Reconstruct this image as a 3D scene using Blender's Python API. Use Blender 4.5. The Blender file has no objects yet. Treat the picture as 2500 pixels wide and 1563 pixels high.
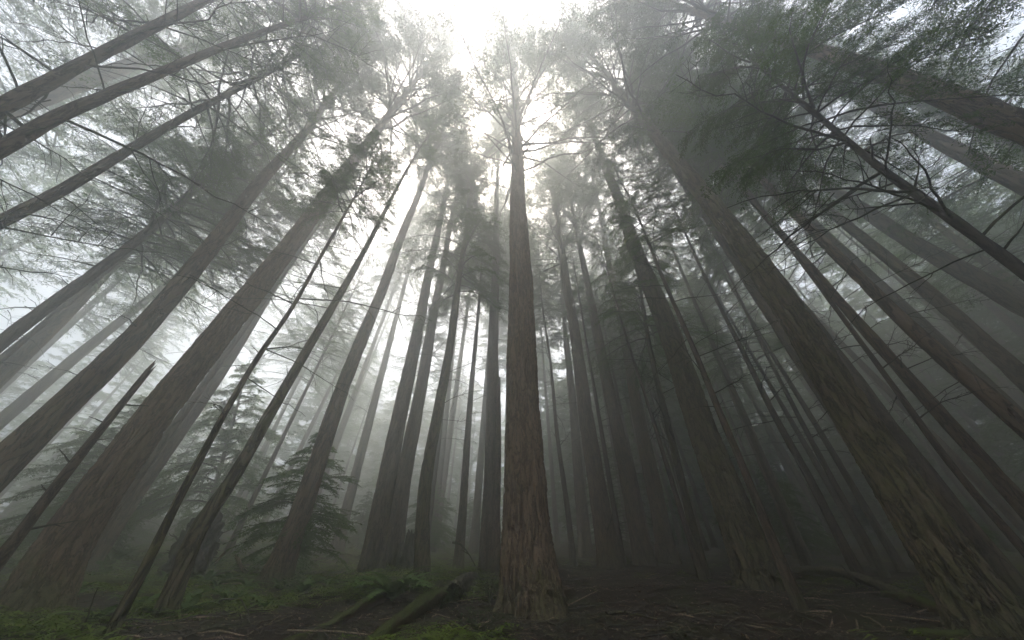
import bpy, math, random
import numpy as np
from mathutils import Vector, Matrix, Quaternion

scene = bpy.context.scene
col = scene.collection
R = math.radians

# ------------------------------------------------------------------ camera
F, CX, CY = 764.0, 1256.0, 781.5          # focal length and centre in pixels of the 2500 px photo
PITCH = R(39.2)
CAM_H = 1.2
CP, SP = math.cos(PITCH), math.sin(PITCH)

def ray(px, py):
    dx, oy = px - CX, CY - py
    return np.array([dx, F * CP - oy * SP, F * SP + oy * CP])

# ------------------------------------------------------------------ noise
def _hash(ix, iy, iz, seed):
    h = (ix.astype(np.int64) * 374761393 + iy.astype(np.int64) * 668265263 + iz.astype(np.int64) * 2147483647 + seed * 974634777) & 0xFFFFFFFF
    h = ((h ^ (h >> 13)) * 1274126177) & 0xFFFFFFFF
    h = ((h ^ (h >> 16)) * 2246822519) & 0xFFFFFFFF
    return ((h ^ (h >> 15)) & 0xFFFFFF) / float(0xFFFFFF)

def vnoise(x, y, z, seed=0):
    """value noise in -1..1"""
    x, y, z = np.broadcast_arrays(np.asarray(x, float), np.asarray(y, float), np.asarray(z, float))
    fx, fy, fz = np.floor(x), np.floor(y), np.floor(z)
    tx, ty, tz = x - fx, y - fy, z - fz
    sx, sy, sz = [t * t * t * (t * (t * 6 - 15) + 10) for t in (tx, ty, tz)]
    out = 0
    for a in (0, 1):
        for b in (0, 1):
            for c in (0, 1):
                w = (sx if a else 1 - sx) * (sy if b else 1 - sy) * (sz if c else 1 - sz)
                out = out + w * _hash(fx + a, fy + b, fz + c, seed)
    return out * 2 - 1

def fbm(x, y, z, seed=0, octs=4):
    s, a, t = 0, 1.0, 0
    for o in range(octs):
        s = s + a * vnoise(x, y, z, seed + o * 17); t += a
        a *= .5; x = x * 2.03; y = y * 2.03; z = z * 2.03
    return s / t

# ------------------------------------------------------------------ terrain
def ground_z(x, y):
    x = np.asarray(x, float); y = np.asarray(y, float)
    r2 = x * x + y * y
    r = np.sqrt(r2)
    z = .072 * np.where(y > 0, y, y * .4)
    z = z + .0005 * np.minimum(r2, 60 * r)
    z = z + .16 * fbm(x * .22, y * .22, 3.1, 5, 3) * np.clip(r / 5, 0, 1) + .1 * fbm(x * 1.0, y * 1.0, .4, 9, 3) * np.clip(r / 4, 0, 1)
    z = z + 1.6 * np.clip((-x - 8) / 30, 0, 1) * np.clip((y - 10) / 30, 0, 1)
    return z - GZ0
GZ0 = 0.0
GZ0 = float(ground_z(0, 0))

def gz(x, y): return float(ground_z(x, y))

CAM = np.array([0, 0, CAM_H])

def on_ground(px, py):
    d = ray(px, py); d = d / math.hypot(d[0], d[1])
    t, step = .5, .25
    while t < 120:
        p = CAM + d * t
        if p[2] < gz(p[0], p[1]): break
        t += step
    lo, hi = t - step, t
    for _ in range(20):
        m = (lo + hi) / 2; p = CAM + d * m
        if p[2] < gz(p[0], p[1]): hi = m
        else: lo = m
    return CAM + d * hi, hi

def at_dist(px, py, dist):
    d = ray(px, py); d = d / math.hypot(d[0], d[1])
    return CAM + d * dist

def width_to_radius(px, py, w, dist):
    """radius of an upright trunk that is w pixels wide (across its axis) at this pixel"""
    q = at_dist(px, py, dist)
    a = q - CAM
    perp = np.array([-a[1], a[0], 0]); perp /= np.linalg.norm(perp)
    def proj(p):
        v = p - CAM
        dep = v[1] * CP + v[2] * SP
        return np.array([F * v[0] / dep, F * (-v[1] * SP + v[2] * CP) / dep])
    e = .05
    u = proj(q + perp * e) - proj(q - perp * e)
    t = proj(q + np.array([0, 0, .1])) - proj(q); t /= np.linalg.norm(t)
    per = abs(u[0] * t[1] - u[1] * t[0]) / (2 * e)
    return w / per / 2

# ------------------------------------------------------------------ mesh helpers
class Geo:
    """collects numpy vertices and faces of one size each"""
    def __init__(s):
        s.v = []; s.f = []; s.n = 0
    def add(s, v, f, m=0, smooth=True):
        v = np.asarray(v, np.float32).reshape(-1, 3); f = np.asarray(f, np.int32)
        s.v.append(v); s.f.append((f + s.n, m, smooth)); s.n += len(v)
    def mesh(s, name, mats):
        me = bpy.data.meshes.new(name)
        V = np.concatenate(s.v)
        me.vertices.add(len(V)); me.vertices.foreach_set('co', V.ravel())
        loops = np.concatenate([f.ravel() for f, _, _ in s.f])
        counts = np.concatenate([np.full(len(f), f.shape[1], np.int32) for f, _, _ in s.f])
        mi = np.concatenate([np.full(len(f), m, np.int32) for f, m, _ in s.f])
        sm = np.concatenate([np.full(len(f), q, bool) for f, _, q in s.f])
        me.loops.add(len(loops)); me.loops.foreach_set('vertex_index', loops)
        me.polygons.add(len(counts))
        starts = np.concatenate([[0], np.cumsum(counts)[:-1]]).astype(np.int32)
        me.polygons.foreach_set('loop_start', starts)
        me.polygons.foreach_set('material_index', mi)
        me.polygons.foreach_set('use_smooth', sm)
        for m in mats: me.materials.append(m)
        me.update(calc_edges=True); me.validate()
        return me

def grid_faces(nr, nc, closed=True):
    i = np.arange(nr - 1)[:, None] * nc
    j = np.arange(nc if closed else nc - 1)[None, :]
    j2 = (j + 1) % nc
    return np.stack([i + j, i + j2, i + nc + j2, i + nc + j], -1).reshape(-1, 4)

def tube(geo, pts, rad, sides=5, m=0, cap=True):
    pts = np.asarray(pts, float); rad = np.broadcast_to(np.asarray(rad, float), (len(pts),))
    t = np.gradient(pts, axis=0); t /= np.linalg.norm(t, axis=1)[:, None] + 1e-9
    ref = np.array([0, 0, 1.0]) if abs(t[:, 2]).mean() < .8 else np.array([1.0, 0, 0])
    u = np.cross(t, ref); u /= np.linalg.norm(u, axis=1)[:, None] + 1e-9
    w = np.cross(t, u)
    a = np.arange(sides) / sides * 2 * math.pi
    v = pts[:, None, :] + rad[:, None, None] * (np.cos(a)[None, :, None] * u[:, None, :] + np.sin(a)[None, :, None] * w[:, None, :])
    geo.add(v, grid_faces(len(pts), sides), m)
    if cap:
        for k in (0, -1):
            ring = v[k]
            c = ring.mean(0)[None]
            f = [[i, (i + 1) % sides, sides] if k else [(i + 1) % sides, i, sides] for i in range(sides)]
            geo.add(np.concatenate([ring, c]), f, m)

def link(o, parent=None):
    col.objects.link(o)
    if parent is not None: o.parent = parent
    return o

def ob(name, me, parent=None, loc=(0, 0, 0)):
    o = bpy.data.objects.new(name, me); o.location = loc
    return link(o, parent)

def tag(o, label=None, cat=None, group=None, kind=None):
    if label: o['label'] = label
    if cat: o['category'] = cat
    if group: o['group'] = group
    if kind: o['kind'] = kind
    return o

# ------------------------------------------------------------------ materials
def newmat(name):
    m = bpy.data.materials.new(name); m.use_nodes = True
    nt = m.node_tree; nt.nodes.clear()
    out = nt.nodes.new('ShaderNodeOutputMaterial')
    return m, nt, out

def N(nt, t, **k):
    n = nt.nodes.new(t)
    for a, b in k.items():
        if a in n.inputs: n.inputs[a].default_value = b
        else: setattr(n, a, b)
    return n

def ramp(nt, fac, stops):
    r = nt.nodes.new('ShaderNodeValToRGB')
    e = r.color_ramp.elements
    while len(e) < len(stops): e.new(.5)
    for q, (p, c) in zip(e, stops): q.position = p; q.color = (*c, 1)
    nt.links.new(fac, r.inputs[0]); return r.outputs[0]

def mixc(nt, fac, a, b):
    n = nt.nodes.new('ShaderNodeMix'); n.data_type = 'RGBA'
    for s, v in ((n.inputs[0], fac), (n.inputs[6], a), (n.inputs[7], b)):
        if hasattr(v, 'is_linked'): nt.links.new(v, s)
        else: s.default_value = v if not isinstance(v, tuple) else (*v, 1)
    return n.outputs[2]

def noise_node(nt, vec, scale, detail=6, rough=.6, dist=0.0):
    n = N(nt, 'ShaderNodeTexNoise', Scale=scale, Detail=detail, Roughness=rough, Distortion=dist)
    nt.links.new(vec, n.inputs['Vector']); return n.outputs['Fac']

def coords(nt, sc=(1, 1, 1)):
    t = N(nt, 'ShaderNodeTexCoord'); mp = N(nt, 'ShaderNodeMapping'); mp.inputs['Scale'].default_value = sc
    nt.links.new(t.outputs['Object'], mp.inputs['Vector']); return mp.outputs[0]

def bark(name, dark, light, moss=(.05, .062, .02), moss_at=.62, fine=11, bump=.9, dist=.025, moss_amt=.7, crack=1.0):
    m, nt, out = newmat(name)
    v = coords(nt, (1, 1, .2)); v1 = coords(nt)
    n1 = noise_node(nt, v, fine, 8, .7, .4)
    c = ramp(nt, n1, [(.32, dark), (.5, tuple((a + b) / 2 * .9 for a, b in zip(dark, light))), (.68, light)])
    n4 = noise_node(nt, v1, 1.1, 4)
    c = mixc(nt, ramp(nt, n4, [(.35, (0, 0, 0)), (.7, (.55, .55, .55))]), c, tuple(a * .62 + .02 for a in light))
    n2 = noise_node(nt, v1, 2.3, 8, .75)
    mm = ramp(nt, n2, [(moss_at - .08, (0, 0, 0)), (moss_at + .1, (moss_amt,) * 3)])
    zz = N(nt, 'ShaderNodeSeparateXYZ'); nt.links.new(v1, zz.inputs[0])
    zr = N(nt, 'ShaderNodeMapRange'); zr.inputs['From Min'].default_value = -.1; zr.inputs['From Max'].default_value = 1.3; zr.inputs['To Min'].default_value = .34; zr.inputs['To Max'].default_value = 0
    nt.links.new(zz.outputs[2], zr.inputs['Value'])
    za = N(nt, 'ShaderNodeMath', operation='ADD'); nt.links.new(n2, za.inputs[0]); nt.links.new(zr.outputs[0], za.inputs[1])
    mf = ramp(nt, za.outputs[0], [(.6, (0, 0, 0)), (.78, (.85, .85, .85))])
    c = mixc(nt, mm, c, moss)
    c = mixc(nt, mf, c, (.045, .055, .014))
    n3 = noise_node(nt, v1, 40, 4)
    c = mixc(nt, ramp(nt, n3, [(.3, (0, 0, 0)), (.75, (.35, .35, .35))]), c, tuple(a * 1.5 for a in light))
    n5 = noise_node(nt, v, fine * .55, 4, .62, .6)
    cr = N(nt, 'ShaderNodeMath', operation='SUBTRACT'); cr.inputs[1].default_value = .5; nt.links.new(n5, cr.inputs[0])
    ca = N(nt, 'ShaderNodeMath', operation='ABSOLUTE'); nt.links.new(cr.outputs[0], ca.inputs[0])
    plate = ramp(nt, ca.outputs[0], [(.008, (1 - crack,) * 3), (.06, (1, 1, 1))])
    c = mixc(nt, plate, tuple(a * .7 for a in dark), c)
    hs = N(nt, 'ShaderNodeMath', operation='MULTIPLY_ADD'); hs.inputs[1].default_value = .45
    nt.links.new(n1, hs.inputs[0]); nt.links.new(plate, hs.inputs[2])
    b = N(nt, 'ShaderNodeBump', Strength=bump, Distance=dist)
    nt.links.new(hs.outputs[0], b.inputs['Height'])
    b2 = N(nt, 'ShaderNodeBump', Strength=.5, Distance=.006)
    nt.links.new(n3, b2.inputs['Height']); nt.links.new(b.outputs[0], b2.inputs['Normal'])
    p = N(nt, 'ShaderNodeBsdfPrincipled', Roughness=.85)
    p.inputs['Specular IOR Level'].default_value = .25
    nt.links.new(c, p.inputs['Base Color']); nt.links.new(b2.outputs[0], p.inputs['Normal'])
    nt.links.new(p.outputs[0], out.inputs[0]); return m

def leafmat(name, a, b, trans=.5, scale=.7, gloss=0.0):
    m, nt, out = newmat(name)
    v = coords(nt)
    n = noise_node(nt, v, scale, 5, .65)
    oi = N(nt, 'ShaderNodeObjectInfo')
    c = ramp(nt, n, [(.3, a), (.7, b)])
    h = N(nt, 'ShaderNodeHueSaturation')
    mr = N(nt, 'ShaderNodeMapRange'); mr.inputs['To Min'].default_value = .8; mr.inputs['To Max'].default_value = 1.2
    nt.links.new(oi.outputs['Random'], mr.inputs['Value']); nt.links.new(mr.outputs[0], h.inputs['Value'])
    nt.links.new(c, h.inputs['Color']); c = h.outputs[0]
    d = N(nt, 'ShaderNodeBsdfDiffuse'); t = N(nt, 'ShaderNodeBsdfTranslucent')
    nt.links.new(c, d.inputs[0]); nt.links.new(c, t.inputs[0])
    mx = N(nt, 'ShaderNodeMixShader'); mx.inputs[0].default_value = trans
    nt.links.new(d.outputs[0], mx.inputs[1]); nt.links.new(t.outputs[0], mx.inputs[2])
    s = mx.outputs[0]
    if gloss:
        g = N(nt, 'ShaderNodeBsdfGlossy', Roughness=.35)
        m2 = N(nt, 'ShaderNodeMixShader'); m2.inputs[0].default_value = gloss
        nt.links.new(s, m2.inputs[1]); nt.links.new(g.outputs[0], m2.inputs[2]); s = m2.outputs[0]
    nt.links.new(s, out.inputs[0]); return m

M = {}
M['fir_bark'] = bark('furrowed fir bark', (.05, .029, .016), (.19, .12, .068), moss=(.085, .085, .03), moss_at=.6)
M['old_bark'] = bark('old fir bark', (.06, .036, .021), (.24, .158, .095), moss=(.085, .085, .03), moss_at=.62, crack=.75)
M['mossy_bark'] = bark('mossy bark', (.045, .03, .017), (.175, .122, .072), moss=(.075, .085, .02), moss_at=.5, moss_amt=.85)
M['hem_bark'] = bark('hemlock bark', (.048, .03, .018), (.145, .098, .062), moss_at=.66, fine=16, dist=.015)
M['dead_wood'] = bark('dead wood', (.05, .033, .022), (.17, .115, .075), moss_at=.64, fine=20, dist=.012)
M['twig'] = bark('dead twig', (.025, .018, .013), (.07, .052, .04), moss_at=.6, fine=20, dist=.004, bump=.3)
M['pale_wood'] = bark('bare pale wood', (.16, .1, .06), (.36, .25, .17), moss_at=.72, fine=22, dist=.006, bump=.4)
M['rot_wood'] = bark('rotten wood', (.02, .013, .009), (.07, .045, .028), moss=(.05, .07, .015), moss_at=.55, fine=9, dist=.03)
M['needles'] = leafmat('hemlock needles', (.036, .09, .005), (.1, .175, .012))
M['fir_needles'] = leafmat('fir needles', (.034, .075, .009), (.085, .14, .018))
M['fern'] = leafmat('fern frond', (.06, .12, .025), (.14, .22, .06), .35, 3, .02)
M['salal'] = leafmat('salal leaf', (.03, .06, .02), (.075, .12, .035), .2, 5, .03)
M['under'] = leafmat('undergrowth leaf', (.07, .115, .018), (.18, .23, .045), .4, 1.1)
M['yellow_leaf'] = leafmat('yellow maple leaf', (.2, .2, .03), (.34, .3, .05), .4, 4)

def mossmat():
    m, nt, out = newmat('log moss')
    v = coords(nt)
    n = noise_node(nt, v, 3.2, 8, .75); n2 = noise_node(nt, v, 45, 4, .7)
    moss = ramp(nt, n2, [(.3, (.02, .03, .006)), (.75, (.085, .1, .02))])
    wood = ramp(nt, n2, [(.3, (.03, .019, .012)), (.7, (.1, .065, .04))])
    g = N(nt, 'ShaderNodeNewGeometry'); sx = N(nt, 'ShaderNodeSeparateXYZ'); nt.links.new(g.outputs['Normal'], sx.inputs[0])
    ma = N(nt, 'ShaderNodeMath', operation='MULTIPLY_ADD'); ma.inputs[1].default_value = .22
    nt.links.new(sx.outputs[2], ma.inputs[0]); nt.links.new(n, ma.inputs[2])
    f = ramp(nt, ma.outputs[0], [(.5, (0, 0, 0)), (.64, (1, 1, 1))])
    c = mixc(nt, f, wood, moss)
    b = N(nt, 'ShaderNodeBump', Strength=1, Distance=.02); nt.links.new(n2, b.inputs['Height'])
    p = N(nt, 'ShaderNodeBsdfPrincipled', Roughness=.95); p.inputs['Specular IOR Level'].default_value = .1
    nt.links.new(c, p.inputs['Base Color']); nt.links.new(b.outputs[0], p.inputs['Normal'])
    nt.links.new(p.outputs[0], out.inputs[0]); return m
M['moss'] = mossmat()

def soilmat():
    m, nt, out = newmat('forest soil')
    v = coords(nt)
    n = noise_node(nt, v, .55, 8, .7); n2 = noise_node(nt, v, 14, 8, .75); n3 = noise_node(nt, v, 60, 4, .7)
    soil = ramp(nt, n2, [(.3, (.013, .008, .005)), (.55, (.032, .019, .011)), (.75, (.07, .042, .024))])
    moss = ramp(nt, n3, [(.3, (.016, .026, .005)), (.75, (.065, .085, .016))])
    f = ramp(nt, n, [(.5, (0, 0, 0)), (.66, (.8, .8, .8))])
    c = mixc(nt, f, soil, moss)
    b = N(nt, 'ShaderNodeBump', Strength=1, Distance=.05); nt.links.new(n2, b.inputs['Height'])
    b2 = N(nt, 'ShaderNodeBump', Strength=.8, Distance=.015); nt.links.new(n3, b2.inputs['Height']); nt.links.new(b.outputs[0], b2.inputs['Normal'])
    p = N(nt, 'ShaderNodeBsdfPrincipled', Roughness=.95); p.inputs['Specular IOR Level'].default_value = .12
    nt.links.new(c, p.inputs['Base Color']); nt.links.new(b2.outputs[0], p.inputs['Normal'])
    nt.links.new(p.outputs[0], out.inputs[0]); return m
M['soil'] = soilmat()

# ------------------------------------------------------------------ ground sheet
def build_ground():
    u = np.linspace(-1, 1, 521)
    s = np.sign(u) * (np.abs(u) * 14 + np.abs(u) ** 4 * 106)
    X, Y = np.meshgrid(s, s + 0.0)
    Y = Y + 8 * (1 - np.abs(Y) / 120)
    Z = ground_z(X, Y) + (.07 * fbm(X * 3.1, Y * 3.1, 1.7, 21, 4) + .035 * np.abs(vnoise(X * 9, Y * 9, 2.2, 33))) * np.clip(28 / (np.hypot(X, Y) + 1), 0, 1)
    g = Geo(); g.add(np.stack([X, Y, Z], -1), grid_faces(521, 521, False))
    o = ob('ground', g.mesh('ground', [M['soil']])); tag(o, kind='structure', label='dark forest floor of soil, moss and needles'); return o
build_ground()

# ------------------------------------------------------------------ crowns
def unit(v): return v / (np.linalg.norm(v, axis=-1, keepdims=True) + 1e-9)

def branch_spray(geo, rng, base, az, L, up, droop, leaf, lw, start, gap, rbase, sub=.42, lgap=None, curl=0.0, nk=4):
    """one bough: wooden axis, side twigs in a drooping flat fan, and needle leaflets along each twig"""
    n = 7
    s = np.linspace(0, 1, n) * L
    h = np.array([math.cos(az), math.sin(az), 0]); sd = np.array([-math.sin(az), math.cos(az), 0])
    wob = np.cumsum(rng.normal(0, .035, n)) * L / 2
    def P(x):
        x = np.asarray(x)
        return (base + x[..., None] * math.cos(up) * h + np.interp(x, s, wob)[..., None] * sd
                + (x * math.sin(up) - droop * x * x / L)[..., None] * np.array([0, 0, 1.0]))
    ax = P(s)
    tube(geo, ax, np.linspace(rbase, rbase * .18, n), 4, 0, cap=False)
    k = max(4, int(L * (1 - start) / gap))
    for side in (-1, 1):
        t = (start + (1 - start) * (np.arange(k) + rng.uniform(0, 1, k)) / k) * L
        t = t[rng.uniform(0, 1, k) > .12]
        if not len(t): continue
        fr = t / L
        ln = sub * L * (np.sin(np.clip(fr, .05, 1) * math.pi * .86) * .85 + .15) * rng.uniform(.5, 1.15, len(t))
        ln = np.clip(ln * np.where(rng.uniform(0, 1, len(t)) < .4, .45, 1), .15, 1.5)
        p0 = P(t)
        ta = unit(P(t + .02) - p0)
        ang = rng.uniform(.45, 1.35, len(t)) * (1 - .3 * fr)
        dirs = unit(ta * np.cos(ang)[:, None] + side * sd * np.sin(ang)[:, None] + np.array([0, 0, 1]) * rng.normal(-.05 + curl, .16, len(t))[:, None])
        dr = rng.uniform(.1, .38, len(t))
        # twig as thin three-sided tube, two segments
        mid = p0 + dirs * (ln * .5)[:, None] - np.array([0, 0, 1]) * (dr * ln * .2)[:, None]
        end = p0 + dirs * ln[:, None] - np.array([0, 0, 1]) * (dr * ln * .8)[:, None]
        tw = np.clip(.0035 + .0035 * ln, 0, .008)
        offs = np.array([[0, 0, 1], [.87, 0, -.5], [-.87, 0, -.5]])
        v = np.stack([p0[:, None] + offs * tw[:, None, None] * 1.2, mid[:, None] + offs * tw[:, None, None], end[:, None] + offs * tw[:, None, None] * .4], 1)
        b0 = (np.arange(len(t)) * 9)[:, None, None]
        pat = np.array([[a * 3 + b, a * 3 + (b + 1) % 3, a * 3 + 3 + (b + 1) % 3, a * 3 + 3 + b] for a in (0, 1) for b in range(3)])[None]
        geo.add(v, (b0 + pat).reshape(-1, 4), 0)
        # side shoots carrying small needle leaflets: a flat lacy spray
        lg = lgap or .06
        q = np.maximum(3, (ln / lg).astype(int))
        idx = np.repeat(np.arange(len(t)), q)
        x = (np.concatenate([np.arange(a) for a in q]) + rng.uniform(0, 1, len(idx))) / q[idx]
        down = np.array([0, 0, 1.0])
        for sg in (-1, 1):
            pp = p0[idx] + dirs[idx] * (ln[idx] * x)[:, None] - down * (dr[idx] * ln[idx] * .8 * x * x)[:, None]
            side_v = unit(np.cross(dirs[idx], down) + rng.normal(0, .15, (len(idx), 3)))
            a2 = rng.uniform(.5, 1.2, len(idx))
            d = unit(dirs[idx] * np.cos(a2)[:, None] + sg * side_v * np.sin(a2)[:, None] + rng.normal(0, .12, (len(idx), 3)) - down * .1)
            ls = (.05 + .3 * ln[idx] * (1 - .75 * x)) * rng.uniform(.5, 1.2, len(idx))
            ls = np.clip(ls, .04, .32)
            ok = rng.uniform(0, 1, len(idx)) > .2
            pp, d, ls = pp[ok], d[ok], ls[ok]
            sv = unit(np.cross(d, down) + rng.normal(0, .25, (len(d), 3)))
            for k in range(nk):
                b = pp + d * (ls * (k + rng.uniform(.1, .9, len(d))) / nk)[:, None] - down * (.25 * ls * ((k + .5) / nk) ** 2)[:, None]
                s2 = 1 if k % 2 else -1
                ld = unit(d * .8 + s2 * sv * rng.uniform(.2, .8, len(d))[:, None] + rng.normal(0, .2, (len(d), 3)) - down * .12)
                ll = leaf * rng.uniform(.6, 1.3, len(d))
                w = unit(np.cross(ld, down + rng.normal(0, .5, (len(d), 3)))) * (lw * rng.uniform(.6, 1.2, len(d)))[:, None]
                tv = np.stack([b - w * .5, b + w * .5, b + ld * ll[:, None]], 1)
                geo.add(tv, np.arange(len(d) * 3).reshape(-1, 3), 1, False)

def make_crown(name, seed, H, Rad, n, leaf, lw, gap, bare=.3, low_sparse=.0, mat='needles', lgap=None, up0=.15, up1=.75, droop=.28, shape=.75, miss=.0, nk=4, sub=.42):
    rng = np.random.default_rng(seed); geo = Geo()
    z = 0.0
    for i in range(n):
        t = (i + rng.uniform(0, .9)) / n
        t = t ** .93
        if rng.uniform() < miss: continue
        az = i * 2.39996 + rng.normal(0, .5)
        prof = (1 - t) ** shape * (.75 + .25 * min(1, t / .12)) + .05
        L = Rad * prof * rng.uniform(.6, 1.2)
        st = bare + (low_sparse * max(0, 1 - t / .35))
        if rng.uniform() < low_sparse * max(0, 1 - t / .3): st = .93
        up = up0 + (up1 - up0) * t + rng.normal(0, .12)
        branch_spray(geo, rng, np.array([0, 0, t * H * .97]), az, L, up, droop * rng.uniform(.6, 1.3), leaf, lw, min(st, .93), gap, .012 + .009 * L, lgap=lgap, nk=nk, sub=sub)
    return geo.mesh(name, [M['twig'], M[mat]])

CR = {}
CR['fir'] = [make_crown('fir crown', 11 + k, 24, 5.4, 150, .1, .034, .2, .25, .5, 'fir_needles', .085, .3, .8, .2, .5) for k in range(2)]
CR['tall'] = [make_crown('tall hemlock crown', 31 + k, 18, 4.0, 120, .085, .03, .16, .16, .15, 'needles', .075, .1, .7, .3, .6) for k in range(2)]
CR['hem'] = [make_crown('hemlock crown', 51 + k, 11, 3.5, 92, .065, .025, .115, .12, .1, 'needles', .05, .15, .7, .48, .6) for k in range(2)]
CR['sap'] = [make_crown('sapling crown', 71 + k, 5, 1.9, 72, .085, .032, .075, .08, .0, 'needles', .045, .25, .8, .6, .7, sub=.56) for k in range(2)]
CR['far'] = [make_crown('far conifer crown', 91 + k, 19, 4.4, 95, .17, .06, .26, .15, .1, 'needles', .13, .15, .7, .3, .55, nk=3) for k in range(3)]
CRH = dict(fir=24, tall=18, hem=11, sap=5, far=19)

# ------------------------------------------------------------------ dead branches
def make_dead(seed, L, up, droop, rb, subs=7, fork=False, sub2=True):
    rng = np.random.default_rng(seed); g = Geo()
    n = 12; s = np.linspace(0, L, n)
    wy = np.cumsum(rng.normal(0, .02 * L, n)) * np.linspace(0, 1, n); wz = np.cumsum(rng.normal(0, .018 * L, n)) * np.linspace(0, 1, n)
    ax = np.stack([s * math.cos(up), wy, s * math.sin(up) - droop * s * s / L + wz], -1)
    tube(g, ax, np.linspace(rb, rb * .22, n), 6)
    for i in range(subs):
        t = rng.uniform(.25, .97); p = np.array([np.interp(t * L, s, ax[:, k]) for k in range(3)])
        l = L * rng.uniform(.15, .45) * (1.25 - t)
        a = rng.choice([-1, 1]) * rng.uniform(.4, 1.1); e = rng.normal(.12 if fork else -.1, .35)
        d = np.array([math.cos(a) * math.cos(e), math.sin(a) * math.cos(e), math.sin(e)])
        m = 6; q = np.linspace(0, l, m)
        pts = p + d * q[:, None] + np.cumsum(rng.normal(0, .03 * l, (m, 3)), 0) - np.array([0, 0, 1]) * (rng.uniform(-.1, .4) * q * q / l)[:, None]
        r0 = rb * .5 * (1.1 - t * .6)
        tube(g, pts, np.linspace(r0, max(.0025, r0 * .3), m), 4)
        if sub2:
            for j in range(rng.integers(1, 4)):
                k = rng.integers(1, m - 1); l2 = l * rng.uniform(.2, .5)
                d2 = unit(d + rng.normal(0, .6, 3)); q2 = np.linspace(0, l2, 4)
                tube(g, pts[k] + d2 * q2[:, None] + np.cumsum(rng.normal(0, .02, (4, 3)), 0) * l2, np.linspace(r0 * .5, .0022, 4), 3, cap=False)
    return g.mesh('dead branch', [M['twig']])
DEAD = [make_dead(200 + k, [2.6, 2.1, 3.1, 1.6, 2.4, 1.2][k], [.15, .35, .05, .5, -.1, .2][k], [.2, .3, .25, .1, .1, .2][k], .02) for k in range(6)]
DEADLONG = [make_dead(220 + k, 3.6, .45, .25, .026, 11, True) for k in range(4)]
STUB = [make_dead(240 + k, .45, .4, .05, .02, 1, False, False) for k in range(3)]

# ------------------------------------------------------------------ trunks
def catmull(pts, m):
    pts = np.asarray(pts, float)
    P = np.concatenate([[2 * pts[0] - pts[1]], pts, [2 * pts[-1] - pts[-2]]])
    out = []
    for i in range(1, len(P) - 2):
        for t in np.linspace(0, 1, m, endpoint=False):
            a, b, c, d = P[i - 1:i + 3]
            out.append(.5 * (2 * b + (c - a) * t + (2 * a - 5 * b + 4 * c - d) * t * t + (3 * b - a - 3 * c + d) * t ** 3))
    out.append(pts[-1]); return np.array(out)

def taper(h, H, r0, power=.75, flare=.45, fh=.9):
    q = np.clip(1 - h / H, 0, 1)
    return r0 * (q ** power * (1 + flare * np.exp(-np.maximum(h, 0) / fh) + .1 * np.exp(-np.maximum(h + .1, 0) / .16)) + .012)

def trunk_mesh(axis, H, r0, seed, mat, sides=40, hero=False, flare=.45, fh=.9, broken=False, amp=None, power=.75, furrow=9.0):
    """axis(h) -> centre in local metres; a bark-furrowed tapered pole"""
    if hero:
        hs = [-.6]; dz = .022
        while hs[-1] < H: hs.append(hs[-1] + dz * (1 + max(0, hs[-1]) * .22))
    else:
        hs = [-.5]
        while hs[-1] < H: hs.append(hs[-1] + .16 * (1 + max(0, hs[-1]) * .12))
    hs = np.array(hs); hs[-1] = H
    a = np.arange(sides) / sides * 2 * math.pi
    c = axis(hs)
    r = taper(hs, H if not broken else H * 1.8, r0, power, flare, fh)
    rng = np.random.default_rng(seed)
    lob = sum(rng.uniform(.3, 1) * np.cos(k * a + rng.uniform(0, 6.28)) for k in (2, 3, 5, 7)) / 2.2
    rr = r[:, None] * (1 + (.12 * np.exp(-np.maximum(hs, 0) / fh) + .16 * np.exp(-np.maximum(hs, 0) / .22))[:, None] * lob[None] + .035 * np.cos(2 * a + seed)[None])
    X = np.cos(a)[None] * rr; Y = np.sin(a)[None] * rr; Z = hs[:, None] + 0 * X
    A = amp if amp is not None else min(.055, r0 * .15)
    k = furrow
    wx = .25 * vnoise(X * 3, Y * 3, Z * 1.2, seed + 3)
    f1 = np.abs(vnoise(X * k + wx, Y * k, Z * k * .17, seed))
    f2 = np.abs(vnoise(X * k * 2.1, Y * k * 2.1 + wx, Z * k * .45, seed + 5))
    d = np.clip(f1 / .3, 0, 1) ** .7 + .4 * np.clip(f2 / .3, 0, 1) - .9
    if hero: d = d + .4 * fbm(X * 28, Y * 28, Z * 14, seed + 9, 2)
    sc = np.clip(r / r0, .15, 1)[:, None]
    rr2 = rr + A * d * sc
    rr2 = rr2 * (1 + .05 * vnoise(X * 1.5, Y * 1.5, Z * .8, seed + 13))
    if broken:
        jag = 1 + 0 * a
        zz = np.clip((hs - (H - .35)) / .35, 0, 1)[:, None]
        Z = Z + zz * (.28 * vnoise(np.cos(a) * 2.3, np.sin(a) * 2.3, 0, seed + 2))[None]
    v = np.stack([c[:, 0][:, None] + np.cos(a)[None] * rr2, c[:, 1][:, None] + np.sin(a)[None] * rr2, Z + 0 * X], -1)
    g = Geo(); g.add(v, grid_faces(len(hs), sides))
    top = v[-1]; cc = top.mean(0)[None] - np.array([[0, 0, .12 if broken else -.05]])
    g.add(np.concatenate([top, cc]), [[i, (i + 1) % sides, sides] for i in range(sides)])
    return g.mesh('trunk', [M[mat]])

TREES = []          # horizontal positions in use

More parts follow.
